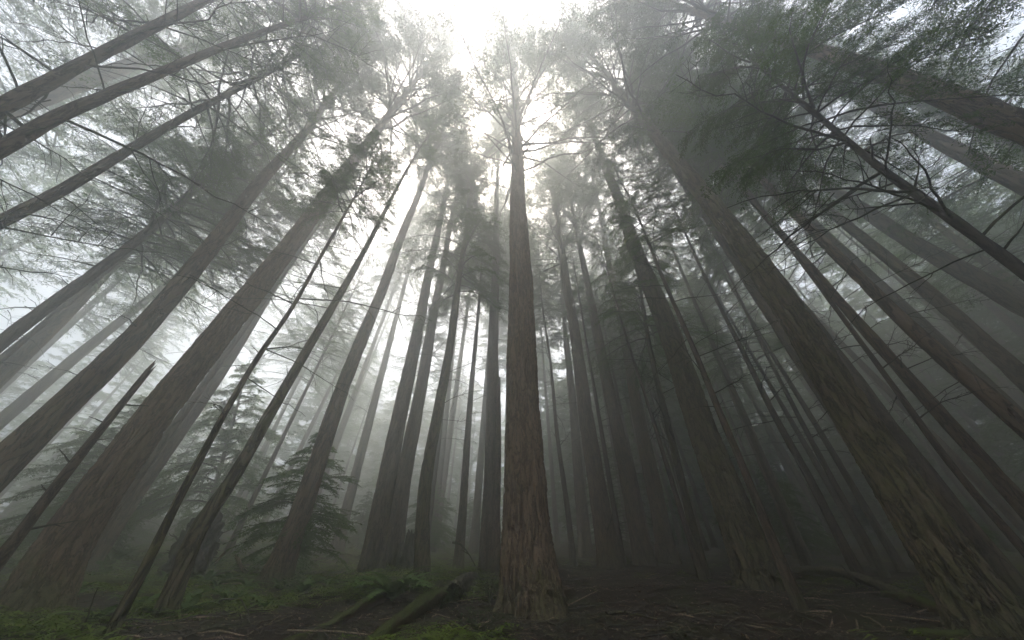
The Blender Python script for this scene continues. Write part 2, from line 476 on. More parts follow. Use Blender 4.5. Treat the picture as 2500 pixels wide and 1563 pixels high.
def tree(name, cat, label, pts, w, H, dist=None, base=None, wi=0, mat='fir_bark', crown=None, cb=None, cs=1.0, hero=False, dead=0, dead_range=(3, 15), dead_scale=1.0,
         group=None, broken=False, flare=.28, sides=40, long=0, stubs=0, seed=None, power=.75, crot=None, furrow=9.0, amp=None, crz=1.0, dead_az=None):
    """pts: pixels of the trunk's centre line from low to high; base: pixel of its foot, or dist in metres; w: width in pixels at pts[wi]"""
    seed = len(TREES) * 7 + 3 if seed is None else seed
    rnd = random.Random(seed)
    q = []
    if base is not None:
        b, dist = on_ground(*base); q.append(b)
    q += [at_dist(x, y, dist) for x, y in pts]
    if base is None:
        d = q[1] - q[0]; d = d / d[2]
        lo = q[0].copy()
        for _ in range(3): lo = q[0] - d * (q[0][2] - gz(lo[0], lo[1]))
        q.insert(0, lo)
    q = np.array(q)
    foot = q[0].copy(); foot[2] = gz(foot[0], foot[1])
    q = q - foot; q[0, 2] = 0
    cv = catmull(q, 10) if len(q) > 2 else q
    if hasattr(cv, '__len__') and len(cv) > 3:
        dtop = (cv[-1] - cv[-4]); 
    else: dtop = cv[-1] - cv[0]
    dtop = dtop / max(dtop[2], 1e-3)
    dlow = (cv[min(2, len(cv) - 1)] - cv[0]); dlow = dlow / max(dlow[2], 1e-3)
    def axis(h):
        h = np.atleast_1d(np.asarray(h, float))
        x = np.interp(h, cv[:, 2], cv[:, 0]); y = np.interp(h, cv[:, 2], cv[:, 1])
        over = np.maximum(0, h - cv[-1, 2])
        x = x + dtop[0] * over; y = y + dtop[1] * over
        k = np.clip(h / 4, 0, 1)
        x = x + wa * k * np.sin(h * wf + wp); y = y + wa * k * np.cos(h * wf * .83 + wp * 2)
        return np.stack([x, y, h], -1)
    wa, wf, wp = rnd.uniform(.02, .06), rnd.uniform(.35, .7), rnd.uniform(0, 6.28)
    pw = pts[wi]
    hw = at_dist(pw[0], pw[1], dist)[2] - foot[2]
    rw = width_to_radius(pw[0], pw[1], w, dist)
    r0 = rw / float(taper(np.array(hw), H if not broken else H * 1.8, 1.0, power, flare))
    root = bpy.data.objects.new(name, None); root.location = foot; root.empty_display_size = .3; link(root)
    tag(root, label, cat, group)
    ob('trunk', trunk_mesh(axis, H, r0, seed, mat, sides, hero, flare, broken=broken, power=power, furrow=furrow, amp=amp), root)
    if crown:
        kind, var = crown if isinstance(crown, tuple) else (crown, seed % len(CR[crown]))
        c = ob('crown', CR[kind][var], root, axis(cb)[0])
        s = (H - cb) / CRH[kind]
        c.scale = (s * cs, s * cs, s * crz)
        tilt = Vector((dtop[0], dtop[1], 1)).to_track_quat('Z', 'Y') if abs(dtop[0]) + abs(dtop[1]) > 1e-3 else Quaternion()
        tq = Vector((0, 0, 1)).rotation_difference(Vector((dtop[0], dtop[1], 1)))
        c.rotation_mode = 'QUATERNION'
        c.rotation_quaternion = tq @ Quaternion((0, 0, 1), rnd.uniform(0, 6.28) if crot is None else crot)
    for cnt, bank in ((dead, DEAD), (long, DEADLONG), (stubs + (4 if w > 20 else 0), STUB)):
        for i in range(cnt):
            h = dead_range[0] + (dead_range[1] - dead_range[0]) * (i + rnd.random()) / cnt
            o = ob('dead_branch', bank[rnd.randrange(len(bank))], root, axis(h)[0])
            s = dead_scale * rnd.uniform(.6, 1.25)
            o.scale = (s, s, s); o.rotation_euler = (rnd.uniform(-.4, .4), rnd.uniform(-.35, .2), rnd.uniform(0, 6.28) if dead_az is None else rnd.gauss(*dead_az))
    TREES.append((foot[0], foot[1], r0))
    return root, dist, r0

INFO = []
def T(*a, **k):
    r, d, r0 = tree(*a, **k); INFO.append((a[0], a[2][:34], round(d, 1), round(r0, 2), [round(v, 1) for v in r.location])); return r

FT, HT = ('fir_tree', 'tree'), ('hemlock_tree', 'tree')
# --- the three nearest giants
T(*FT, 'tall fir with deeply furrowed bark standing in the middle of the photo', [(1281, 1091), (1262, 361)], 90, 58, base=(1303, 1500), mat='old_bark', hero=True, sides=220, crown=('fir', 0), cb=19, cs=.85, flare=.42, furrow=6.5, amp=.065, dead=6, dead_range=(17, 21))
T(*FT, 'thickest fir on the left, rising from the lower left corner', [(290, 1143), (769, 516)], 93, 56, base=(72, 1500), mat='old_bark', hero=True, sides=200, crown=('fir', 1), cb=23, cs=.9, flare=.5, furrow=8, amp=.045, dead=6, dead_range=(20, 25))
T(*FT, 'massive rough barked fir in the lower right corner, patched with moss and lichen', [(2116, 1070), (1830, 619), (1600, 330)], 100, 54, base=(2437, 1557), mat='mossy_bark', hero=True, sides=220, crown=('fir', 0), cb=20, cs=.85, flare=.35, furrow=8, amp=.05, stubs=4, dead=6, dead_range=(3, 9), dead_scale=.8)
# --- left half
T(*FT, 'smooth straight fir rising from the left edge beyond the broken snag', [(0, 1143), (311, 842), (506, 609)], 56, 40, dist=13.5, wi=1, crown=('fir', 0), cb=18, sides=64, dead=7, dead_range=(6, 16))
T('broken_snag', 'dead tree', 'thin dead snag snapped off with a splintered top, left of the thickest left fir', [(0, 1365), (180, 1130), (360, 907)], 23, 4.2, dist=10, wi=1, mat='dead_wood', broken=True, sides=28, stubs=3, dead_range=(1.0, 3.7), flare=.2)
T(*FT, 'slim fir half hidden behind the right side of the thickest left fir', [(466, 1013), (596, 821), (733, 609)], 28, 33, dist=21, crown=('tall', 0), cb=19, dead=8, dead_range=(7, 18))
T(*HT, 'crooked thin mossy hemlock with a kinked stem, second stem right of the thickest left fir', [(363, 1365), (445, 1200), (549, 1008), (632, 873), (722, 743), (800, 600)], 24, 17, base=(262, 1560), mat='mossy_bark', crown=('hem', 0), cb=10.5, cs=1.0, dead=14, dead_range=(3.2, 11), sides=32, flare=.25, power=.55)
T(*HT, 'straight mid sized hemlock with a pale upper stem, right of the crooked mossy one', [(487, 1298), (601, 1122), (777, 801), (913, 562)], 40, 29, base=(400, 1510), mat='mossy_bark', crown=('tall', 1), cb=19, cs=.75, dead=18, dead_range=(5, 20), sides=40, flare=.3)
T(*FT, 'sturdy fir with a flared foot beside the small sapling, left of the twin trunks', [(735, 1246), (808, 1029), (905, 775)], 50, 46, base=(668, 1430), mat='fir_bark', crown=('fir', 1), cb=26, sides=64, dead=8, dead_range=(8, 22), flare=.5)
T(*FT, 'left one of two dark trunks standing close together left of the middle', [(938, 1205), (1012, 842)], 46, 45, base=(905, 1395), mat='fir_bark', crown=('fir', 0), cb=25, flare=.18, sides=56, dead=10, dead_range=(8, 22))
T(*FT, 'right one of two dark trunks standing close together left of the middle', [(985, 1180), (1048, 832)], 38, 43, base=(958, 1385), mat='fir_bark', crown=('tall', 1), cb=24, flare=.18, sides=56, dead=8, dead_range=(8, 18))
T(*HT, 'hemlock with a bent pale stem and bushy pointed crown left of the central fir', [(1038, 1194), (1069, 997), (1102, 821), (1130, 619), (1146, 500)], 30, 30, base=(1030, 1417), mat='mossy_bark', crown=('hem', 0), cb=12.5, cs=.72, dead=14, dead_range=(5, 13), dead_scale=.9, sides=40, flare=.2, power=.6)
T(*HT, 'thin stem right behind the bent hemlock', [(1053, 1220), (1084, 961)], 13, 24, dist=21, mat='hem_bark', crown=('tall', 1), cb=15, sides=24, dead=8, dead_range=(6, 15))
T(*HT, 'slender lone stem in the misty gap left of the central fir', [(1141, 1091), (1159, 858)], 15, 25, dist=17.5, mat='hem_bark', crown=('hem', 1), cb=16, sides=24, dead=16, dead_range=(5, 16))
T(*FT, 'grey trunk close behind the left side of the central fir', [(1200, 1091), (1205, 858)], 33, 52, dist=16, mat='hem_bark', crown=('tall', 1), cb=32, sides=48, dead=8, dead_range=(9, 20))
T('broken_snag', 'dead tree', 'branchless pole with a blunt broken top right beside the central fir', [(1214, 1200), (1219, 925)], 15, 8.2, dist=15, mat='dead_wood', broken=True, sides=24, flare=.1)
T(*FT, 'upper left fir nearest the corner, bristling with bare branches', [(0, 279), (279, 119)], 33, 27, dist=8.5, mat='hem_bark', crown=('tall', 1), cb=17, cs=.8, sides=40, long=26, dead_range=(5, 16), dead_scale=.8, wi=1, power=.6)
T(*FT, 'second dark trunk down from the upper left corner, below the bristly one', [(0, 356), (155, 273), (420, 168)], 37, 29, dist=8.2, mat='hem_bark', crown=('tall', 0), cb=16.5, cs=.8, sides=40, long=6, dead=10, dead_range=(5, 16), wi=1, power=.6)
T(*FT, 'third trunk down from the upper left corner, greyer, with drooping dead twigs', [(0, 537), (155, 459), (516, 253)], 30, 31, dist=11.5, mat='hem_bark', crown=('tall', 1), cb=13, sides=40, dead=14, dead_range=(5, 14), wi=1, power=.6)
T(*FT, 'broad pale trunk seen between the two uppermost trunks at upper left', [(103, 232), (335, 155)], 34, 38, dist=22, mat='fir_bark', crown=('fir', 0), cb=22, sides=40, dead=8, dead_range=(10, 22), wi=1)
T(*HT, 'hemlock trunk crossing the left edge at mid height, below the greyer dead-twigged one', [(0, 847), (201, 686)], 28, 30, dist=17, mat='hem_bark', crown=('tall', 0), cb=10.5, sides=32, dead=8, dead_range=(5, 11), wi=1)
T(*FT, 'pale wide trunk at the left edge just under a darker mid height one', [(20, 890), (170, 748)], 40, 34, dist=25, mat='fir_bark', crown=('fir', 1), cb=15, sides=32, dead=6, dead_range=(6, 15), wi=1)
T(*HT, 'faint straight trunk crossing behind the upper side of the left edge fir', [(52, 987), (207, 858)], 26, 32, dist=30, mat='hem_bark', crown=('tall', 1), cb=14, sides=24, dead=6, dead_range=(6, 15), wi=1)
T(*HT, 'young hemlock with layered drooping boughs in mist between the two thin left stems', [(520, 1200), (560, 1060)], 12, 11, dist=26, mat='hem_bark', crown=('sap', 1), cb=1.8, cs=1.0, sides=20)
T('hemlock_sapling', 'sapling', 'small green hemlock sapling growing behind the flared fir left of the twin trunks', [(722, 1300), (750, 1190)], 7, 5.0, dist=15.8, mat='hem_bark', crown=('sap', 0), cb=.7, cs=1.35, sides=12)
T('hemlock_sapling', 'sapling', 'low misty hemlock sapling at far left behind the broken snag', [(170, 1255), (220, 1180)], 7, 7, dist=24, mat='hem_bark', crown=('sap', 1), cb=.8, cs=1.1, sides=12)
# --- right half
T(*HT, 'thin pole just right of the central fir', [(1385, 1250), (1354, 987)], 13, 22, dist=19, mat='hem_bark', crown=('hem', 0), cb=14, cs=0.6, sides=24, dead=12, dead_range=(5, 14))
T(*FT, 'dim trunk squeezed left of a darker straight trunk, right of the central fir', [(1421, 1246), (1395, 961)], 28, 36, dist=26, mat='fir_bark', crown=('far', 0), cb=15, sides=32, dead=8, dead_range=(7, 16))
T(*FT, 'dark straight trunk, first big one to the right of the central fir', [(1436, 1039), (1377, 645)], 37, 44, dist=18.5, mat='fir_bark', crown=('fir', 1), cb=20, sides=56, dead=12, dead_range=(6, 21))
T(*HT, 'thin crooked pole between the two dark trunks right of the central fir', [(1504, 1272), (1457, 987)], 14, 24, dist=20, mat='hem_bark', crown=('hem', 1), cb=15, cs=0.6, sides=24, dead=12, dead_range=(5, 15))
T(*FT, 'second big dark trunk to the right of the central fir', [(1540, 1215), (1499, 1013)], 38, 46, dist=20, mat='fir_bark', crown=('fir', 0), cb=24, sides=48, dead=10, dead_range=(6, 20))
T(*FT, 'third big dark trunk to the right of the central fir, dimmest of the three', [(1607, 1246), (1556, 987)], 38, 48, dist=21.5, mat='fir_bark', crown=('tall', 0), cb=23, sides=48, dead=10, dead_range=(6, 17))
T(*HT, 'very thin leaning pole crossing in front of the third dark trunk', [(1649, 1205), (1597, 1039), (1530, 821)], 12, 19, dist=14, mat='hem_bark', crown=('hem', 0), cb=11, cs=0.45, sides=20, dead=12, dead_range=(4, 11), dead_scale=.7)
T(*HT, 'mossy hemlock pole carrying a dense low crown right of centre', [(1675, 1220), (1628, 1029), (1587, 847), (1553, 650)], 19, 20, dist=15, mat='mossy_bark', crown=('hem', 1), cb=9.0, cs=0.85, sides=28, dead=10, dead_range=(4, 10), power=.6)
T(*FT, 'broad fir with a greenish furrowed foot, between central fir and corner giant', [(1753, 1143), (1686, 961), (1465, 372)], 74, 46, dist=13.5, mat='mossy_bark', hero=True, sides=130, crown=('fir', 1), cb=25, cs=.9, flare=.45, dead=8, dead_range=(8, 24))
T(*HT, 'thin dark hemlock tight against the right side of the greenish footed fir', [(1867, 1272), (1810, 1132), (1743, 977), (1681, 821), (1594, 619)], 22, 21, dist=10.5, mat='hem_bark', crown=('hem', 0), cb=11, cs=0.65, sides=28, dead=14, dead_range=(4, 12), power=.6)
T(*FT, 'shadowed trunk close along the left side of the right corner giant', [(2150, 1170), (1925, 832), (1840, 705)], 50, 38, dist=15.5, mat='fir_bark', crown=('fir', 0), cb=22, sides=48, dead=6, dead_range=(8, 20))
T(*HT, 'hemlock stem joined to the corner giant, with boughs over the upper right', [(2030, 850), (1964, 764), (1866, 635), (1727, 449)], 26, 31, dist=14, mat='hem_bark', crown=('tall', 1), cb=15, cs=1.0, sides=32, dead=14, dead_range=(5, 12), power=.6, wi=1)
T(*FT, 'long straight trunk, first beyond the right side of the corner giant', [(2437, 1168), (2219, 925), (1990, 666)], 32, 37, dist=13.0, mat='fir_bark', crown=('tall', 1), cb=17, sides=48, dead=14, dead_range=(4, 17), wi=1)
T(*FT, 'long straight trunk, second beyond the right side of the corner giant', [(2437, 987), (2230, 806), (1990, 568)], 37, 38, dist=12.5, mat='fir_bark', crown=('tall', 0), cb=15, sides=48, dead=16, dead_range=(4, 16), wi=1)
T(*FT, 'pale trunk, third beyond the right side of the corner giant', [(2489, 915), (2305, 753), (2124, 599)], 38, 37, dist=18, mat='fir_bark', crown=('fir', 1), cb=18, sides=40, dead=10, dead_range=(6, 18), wi=1)
T(*FT, 'dim wide trunk behind the green boughs at mid height on the right edge', [(2486, 743), (2253, 609), (2124, 521)], 44, 38, dist=20, mat='fir_bark', crown=('fir', 0), cb=17, sides=40, dead=8, dead_range=(6, 16), wi=1)
T(*HT, 'near slender dark hemlock with forked limbs slanting in from the right edge', [(2500, 671), (2408, 604), (2279, 511), (2155, 423), (2047, 330)], 30, 14.5, dist=6.4, mat='twig', crown=('hem', 0), cb=6.8, cs=.9, sides=32, dead=8, dead_range=(4, 7), long=5, power=.65, wi=1)
T(*FT, 'big dark trunk slanting in from the right edge near the top', [(2500, 310), (2228, 206), (1892, 93)], 60, 38, dist=9.2, mat='fir_bark', crown=('fir', 1), cb=17, sides=72, dead=5, dead_range=(9, 17), wi=1)
T(*FT, 'pale wide trunk at the right edge, second below the big slanting one', [(2500, 449), (2382, 387)], 50, 36, dist=17, mat='fir_bark', crown=('tall', 1), cb=20, sides=40, dead=6, dead_range=(8, 18))
T(*FT, 'faintest trunk at the right edge, under the big dark slanting one', [(2500, 372), (2420, 338)], 22, 36, dist=28, mat='fir_bark', crown=('fir', 0), cb=20, sides=32)
T(*HT, 'thin pole slanting between the corner giant and the long trunks at lower right', [(2489, 1334), (2282, 1091), (2064, 790)], 17, 24, dist=12, mat='hem_bark', crown=('hem', 1), cb=14, cs=.8, sides=24, dead=14, dead_range=(3, 13), wi=1, power=.6)
T(*HT, 'dark slim trunk in the gloom midway between the greenish footed fir and the corner giant', [(2043, 1298), (1971, 1158), (1883, 1003), (1789, 811)], 19, 27, dist=16, mat='hem_bark', crown=('tall', 0), cb=17, cs=0.6, sides=24, dead=14, dead_range=(4, 13), wi=1)
T(*HT, 'thin gloomy pole, next right of the dark slim trunk', [(2111, 1313), (1971, 1060), (1867, 852)], 12, 22, dist=18, mat='hem_bark', crown=('hem', 0), cb=14, cs=0.5, sides=20, dead=10, dead_range=(4, 13), wi=1)
T(*HT, 'thin gloomy pole nearest the shadowed side of the corner giant', [(2126, 1262), (2023, 1091), (1909, 904)], 14, 24, dist=20, mat='hem_bark', crown=('hem', 1), cb=15, cs=0.5, sides=20, dead=10, dead_range=(4, 13), wi=1)
T(*HT, 'dim pole just right of the thin hemlock that leans on the greenish footed fir', [(1919, 1256), (1867, 1132), (1789, 951)], 17, 28, dist=20, mat='hem_bark', crown=('tall', 1), cb=18, cs=0.6, sides=24, dead=10, dead_range=(4, 14), wi=1)

def plain_tree(name, cat, label, x, y, H, r0, crown, cb, cs, seed, mat='hem_bark'):
    root = bpy.data.objects.new(name, None); root.location = (x, y, gz(x, y)); link(root); tag(root, label, cat)
    ax = lambda h: np.stack([0 * np.atleast_1d(h), 0 * np.atleast_1d(h), np.atleast_1d(h) * 1.0], -1)
    ob('trunk', trunk_mesh(ax, H, r0, seed, mat, 28), root)
    c = ob('crown', CR[crown][seed % 2], root, (0, 0, cb)); s = (H - cb) / CRH[crown]; c.scale = (s * cs, s * cs, s); c.rotation_euler = (0, 0, seed)
    TREES.append((x, y, r0))
plain_tree(*HT, 'hemlock whose green boughs hang into the upper right corner', 9.6, -.4, 17, .14, 'hem', 6.5, 1.05, 4)

# ------------------------------------------------------------------ fill trees (individual but alike, far back in the fog)
def filler(n, az0, az1, d0, d1, label, group, seed, crowns=('far', 'tall'), Hr=(26, 40), rr=(.14, .34), cbf=(.38, .55), sep=2.6, dead=4, csr=(.9, 1.2)):
    rnd = random.Random(seed); made = 0; tries = 0
    while made < n and tries < 4000:
        tries += 1
        az = R(rnd.uniform(az0, az1)); d = math.sqrt(rnd.uniform(d0 * d0, d1 * d1))
        x, y = d * math.sin(az), d * math.cos(az)
        if any((x - a) ** 2 + (y - b) ** 2 < sep * sep for a, b, _ in TREES): continue
        z = gz(x, y); H = rnd.uniform(*Hr); r0 = rnd.uniform(*rr)
        root = bpy.data.objects.new('conifer_tree', None); root.location = (x, y, z); link(root); tag(root, label, 'tree', group)
        lx, ly = rnd.gauss(0, .03), rnd.gauss(0, .03)
        ax = lambda h: np.stack([lx * np.atleast_1d(h), ly * np.atleast_1d(h), np.atleast_1d(h) * 1.0], -1)
        ob('trunk', trunk_mesh(ax, H, r0, seed * 31 + made, rnd.choice(['fir_bark', 'hem_bark']), 20), root)
        k = rnd.choice(crowns); cb = H * rnd.uniform(*cbf)
        c = ob('crown', CR[k][rnd.randrange(len(CR[k]))], root, ax(cb)[0])
        s = (H - cb) / CRH[k]; q = s * rnd.uniform(*csr); c.scale = (q, q, s); c.rotation_euler = (0, 0, rnd.uniform(0, 6.28))
        for i in range(dead):
            h = rnd.uniform(H * .15, cb)
            o = ob('dead_branch', DEAD[rnd.randrange(6)], root, ax(h)[0]); o.rotation_euler = (0, rnd.uniform(-.2, .3), rnd.uniform(0, 6.28)); q = rnd.uniform(.7, 1.3); o.scale = (q, q, q)
        TREES.append((x, y, r0)); made += 1

filler(10, -78, -32, 29, 50, 'one of the pale trunks fading into bright mist on the far left', 'misty trees at far left', 1, cbf=(.34, .5))
for _a0, _a1, _n, _s in ((-31, -24, 2, 8), (-14, -3, 4, 18)): filler(_n, _a0, _a1, 19, 34, 'one of the very tall pale trees veiling the glow left of centre', 'tall veiled trees above the glow', _s, crowns=('fir', 'tall'), Hr=(42, 54), rr=(.22, .36), cbf=(.5, .6))
filler(8, -33, -8, 28, 56, 'one of the ghostly trees in the luminous gap beyond the twin trunks', 'ghostly trees in the bright gap', 2, cbf=(.45, .6))
filler(3, -96, -80, 20, 32, 'one of the palest trees behind the bristling upper left trunks', 'palest trees at upper left', 9, Hr=(32, 40), cbf=(.5, .6))
filler(4, -66, -36, 17, 26, 'one of the hemlocks spreading green boughs in mist above the thickest left fir', 'green boughed hemlocks on the left', 7, crowns=('tall',), Hr=(20, 28), rr=(.1, .2), cbf=(.42, .5), csr=(1.0, 1.25))
filler(8, -3, 12, 22, 46, 'one of the hazy trunks behind the central fir', 'hazy trees behind the central fir', 3, Hr=(34, 52), cbf=(.4, .55))
filler(15, 12, 34, 26, 52, 'one of the faint trunks crowding the dark fog right of the central fir', 'crowded trees in the dark fog', 4, cbf=(.36, .52), rr=(.1, .32))
filler(24, 34, 80, 20, 48, 'one of the dim trunks in the gloom beyond the corner giant', 'dim trees beyond the corner giant', 5, cbf=(.36, .52), rr=(.1, .32))

def saplings(n, az0, az1, d0, d1, label, group, seed, Hr):
    rnd = random.Random(seed); made = tries = 0
    while made < n and tries < 3000:
        tries += 1
        az = R(rnd.uniform(az0, az1)); d = rnd.uniform(d0, d1); x, y = d * math.sin(az), d * math.cos(az)
        if any((x - a) ** 2 + (y - b) ** 2 < 1.8 for a, b, _ in TREES): continue
        H = rnd.uniform(*Hr); z = gz(x, y)
        root = bpy.data.objects.new('hemlock_sapling', None); root.location = (x, y, z); link(root); tag(root, label, 'sapling', group)
        lx, ly = rnd.gauss(0, .04), rnd.gauss(0, .04)
        ax = lambda h: np.stack([lx * np.atleast_1d(h), ly * np.atleast_1d(h), np.atleast_1d(h) * 1.0], -1)
        ob('trunk', trunk_mesh(ax, H, .012 * H, seed * 13 + made, 'hem_bark', 10), root)
        k = 'sap' if H < 6 else 'hem'; cb = H * rnd.uniform(.05, .2)
        c = ob('crown', CR[k][rnd.randrange(2)], root, ax(cb)[0]); q = (H - cb) / CRH[k]; w_ = q * rnd.uniform(1.0, 1.5); c.scale = (w_, w_, q); c.rotation_euler = (0, 0, rnd.uniform(0, 6.28))
        TREES.append((x, y, .1)); made += 1
saplings(5, -70, -31, 32, 46, 'one of the young hemlocks filling the mist behind the left trunks', 'young hemlocks on the left', 61, (3, 10))
saplings(14, -31, -3, 26, 44, 'one of the small hemlocks low in the mist between twin trunks and central fir', 'small hemlocks in the bright gap', 62, (2.5, 6))
saplings(13, 4, 70, 28, 46, 'one of the small hemlocks low in the gloom behind the right trunks', 'small hemlocks on the right', 63, (3, 9))

# ------------------------------------------------------------------ the surrounding wood that reads as one mass; unseen trees added to block light
def make_mass():
    rnd = random.Random(77); V = []; 
    g = Geo()
    src = []
    for me, kp, sc in ((CR['far'][0], .55, 1.35), (CR['far'][1], .55, 1.35), (CR['far'][2], .5, 2.5)):
        v = np.empty(len(me.vertices) * 3, np.float32); me.vertices.foreach_get('co', v); v = v.reshape(-1, 3)
        tri = [p for p in range(len(me.polygons))]
        ls = np.empty(len(me.polygons), np.int32); me.polygons.foreach_get('loop_start', ls)
        lt = np.empty(len(me.polygons), np.int32); me.polygons.foreach_get('loop_total', lt)
        lv = np.empty(len(me.loops), np.int32); me.loops.foreach_get('vertex_index', lv)
        t = ls[lt == 3]
        f = np.stack([lv[t], lv[t + 1], lv[t + 2]], -1)
        keep = np.random.default_rng(5).uniform(0, 1, len(f)) < kp
        f = f[keep]
        vv = v[f.ravel()]; c = vv.reshape(-1, 3, 3).mean(1)[:, None]
        vv = (c + (vv.reshape(-1, 3, 3) - c) * sc).reshape(-1, 3)
        src.append((vv, np.arange(len(vv)).reshape(-1, 3)))
    spots = []
    def fill(n, d0, d1, ok, gap):
        made = tries = 0
        while made < n and tries < 6000:
            tries += 1
            az = rnd.uniform(-180, 180); d = math.sqrt(rnd.uniform(d0 * d0, d1 * d1))
            if not ok(az, d): continue
            x, y = d * math.sin(R(az)), d * math.cos(R(az))
            if any((x - a) ** 2 + (y - b) ** 2 < gap * gap for a, b, _ in spots): continue
            if any((x - a) ** 2 + (y - b) ** 2 < 9 for a, b, _ in TREES): continue
            spots.append((x, y, d)); made += 1
    fill(9, 30, 52, lambda az, d: abs(az) > 102 and not (-125 < az < -60), 5)  # unseen trees behind the camera, added to hold back light
    fill(8, 44, 54, lambda az, d: -125 < az < -84, 5)
    fill(190, 54, 88, lambda az, d: True, 4.2)
    fill(46, 45, 54, lambda az, d: 4 < az < 115, 3.6)
    for x, y, d in spots:
        az = math.degrees(math.atan2(x, y)); gap = -34 < az < -6; west = -110 < az <= -34
        H = rnd.uniform(30, 42); cb = H * rnd.uniform(.25, .4); z = gz(x, y)
        if d > 54 or (d > 45 and 4 < az < 115):
            cb = -.5; H = rnd.uniform(20, 34)  # far crowns reach the ground, shaped to block low side light
            if gap: H = rnd.uniform(24, 32)
            if west: H = rnd.uniform(15, 23)
        vv, f = src[2 if cb < 0 else rnd.randrange(2)]
        a = rnd.uniform(0, 6.28); s = (H - cb) / 19
        rot = np.array([[math.cos(a), -math.sin(a), 0], [math.sin(a), math.cos(a), 0], [0, 0, 1]])
        wd = max(s, .9) * 1.25
        g.add((vv * [wd, wd, s]) @ rot.T + [x, y, z + cb], f, 1, False)
        hs = np.linspace(-.5, H, 8)
        tube(g, np.stack([x + 0 * hs, y + 0 * hs, z + hs], -1), .3 * (1 - hs / H * .95), 8, 0)
    o = ob('distant_forest', g.mesh('distant forest', [M['hem_bark'], M['needles']])); tag(o, 'surrounding forest fading to one dim mass in the fog', 'forest', kind='stuff')
make_mass()

# ------------------------------------------------------------------ logs, stumps, sticks
def log_mesh(p0, p1, r0, r1, seed, mat, sides=40, bend=.025):
    rng = np.random.default_rng(seed); L = np.linalg.norm(p1 - p0); n = max(12, int(L / .04))
    t = np.linspace(0, 1, n); d = (p1 - p0) / L
    up = np.array([0, 0, 1.0]); sd = np.cross(d, up); sd /= np.linalg.norm(sd); up = np.cross(sd, d)
    c = p0 + (p1 - p0) * t[:, None] + sd * (bend * L * .3 * np.sin(t * 3.1 + rng.uniform(0, 3)))[:, None] + up * (.02 * L * np.sin(t * 5 + seed))[:, None]
    a = np.arange(sides) / sides * 2 * math.pi
    r = (r0 + (r1 - r0) * t)[:, None] * (1 + .1 * np.cos(2 * a + seed)[None])
    ca, sa = np.cos(a)[None], np.sin(a)[None]
    S = t[:, None] * L
    nz = fbm(ca * r * 9, sa * r * 9, S * 3, seed, 3) * .25 + np.abs(vnoise(ca * r * 14, sa * r * 14, S * 1.5, seed + 4)) * .15 + fbm(ca * r * 30, sa * r * 30, S * 22, seed + 8, 2) * .1
    r = r * (1 + nz)
    jit = .12 * rng.uniform(-1, 1, sides)
    v = c[:, None] + r[..., None] * (ca[..., None] * sd + sa[..., None] * up)
    v[0] += d * jit[:, None]; v[-1] += d * (jit[::-1])[:, None]
    g = Geo(); g.add(v, grid_faces(n, sides))
    for k in (0, -1):
        ring = v[k]; cc = ring.mean(0)[None] + (d * .05 if k == 0 else -d * .05)
        g.add(np.concatenate([ring, cc]), [[i, (i + 1) % sides, sides] if k else [(i + 1) % sides, i, sides] for i in range(sides)], 1)
    return g.mesh('log', [M[mat], M['rot_wood']])

def log(label, a, b, wa, wb, mat='moss', name='fallen_log', cat='log', seed=0, lift=.4, sides=40, bend=.025, stubs=0, da=None, db=None):
    pa, d1 = on_ground(*a) if da is None else (at_dist(*a, da), da)
    pb, d2 = on_ground(*b) if db is None else (at_dist(*b, db), db)
    def rad(p, w):
        v = p - CAM; dep = v[1] * CP + v[2] * SP; return w * dep / F / 2
    ra, rb = rad(pa, wa), rad(pb, wb)
    pa = pa + np.array([0, 0, ra * lift]); pb = pb + np.array([0, 0, rb * lift])
    o0 = pa.copy()
    root = ob(name, log_mesh(pa - o0, pb - o0, ra, rb, seed, mat, sides, bend), None, o0)
    tag(root, label, cat)
    rnd = random.Random(seed)
    for i in range(stubs):
        t = rnd.uniform(.15, .9)
        o = ob('branch_stub', STUB[rnd.randrange(3)], root, (pb - pa) * t); o.rotation_euler = (rnd.uniform(-.4, .4), -rnd.uniform(.5, 1.2), rnd.uniform(0, 6.28)); o.scale = (1.2,) * 3
    return root

log('mossy log at the bottom edge, thinner of the two near the fern', (520, 1640), (930, 1476), 34, 22, seed=3)
log('thick bright mossy log running from the bottom edge toward the central fir foot', (760, 1660), (1090, 1466), 54, 28, seed=4)
log('long bare brown log lying behind the mossy one at lower right', (1915, 1382), (2390, 1530), 16, 28, 'dead_wood', seed=5, stubs=3)
log('mossy log lying in front of the bare brown one at lower right', (2170, 1462), (2395, 1528), 24, 36, seed=6)
log('short mossy log cut by the bottom edge at the foot of the corner giant', (2225, 1562), (2385, 1556), 20, 26, seed=7)
log('long level mossy log behind the crooked mossy hemlock at lower left', (175, 1440), (640, 1428), 26, 22, seed=8, stubs=3)
log('short mossy log lying high on the fern bank at far left', (262, 1300), (372, 1294), 15, 11, seed=9)
log('dark log at the left edge behind the broken snag', (-30, 1352), (95, 1358), 14, 12, 'rot_wood', seed=10)
log('mossy log between the root plate and the flared fir', (470, 1412), (665, 1402), 20, 16, seed=11)
log('thin pale log slanting down the fern bank left of the flared fir', (506, 1325), (640, 1368), 9, 8, 'dead_wood', seed=12)
log('mossy log in the mist between the bent hemlock and the central fir', (1080, 1338), (1190, 1332), 16, 14, seed=13)
log('dark rotten log leaning against the left side of the central fir foot', (1100, 1480), (1200, 1375), 34, 34, 'rot_wood', seed=14, lift=.1)
log('reddish broken pole end on the fern bank behind the thickest left fir', (296, 1332), (345, 1356), 8, 8, 'pale_wood', name='broken_pole', cat='stick', seed=15, sides=12)
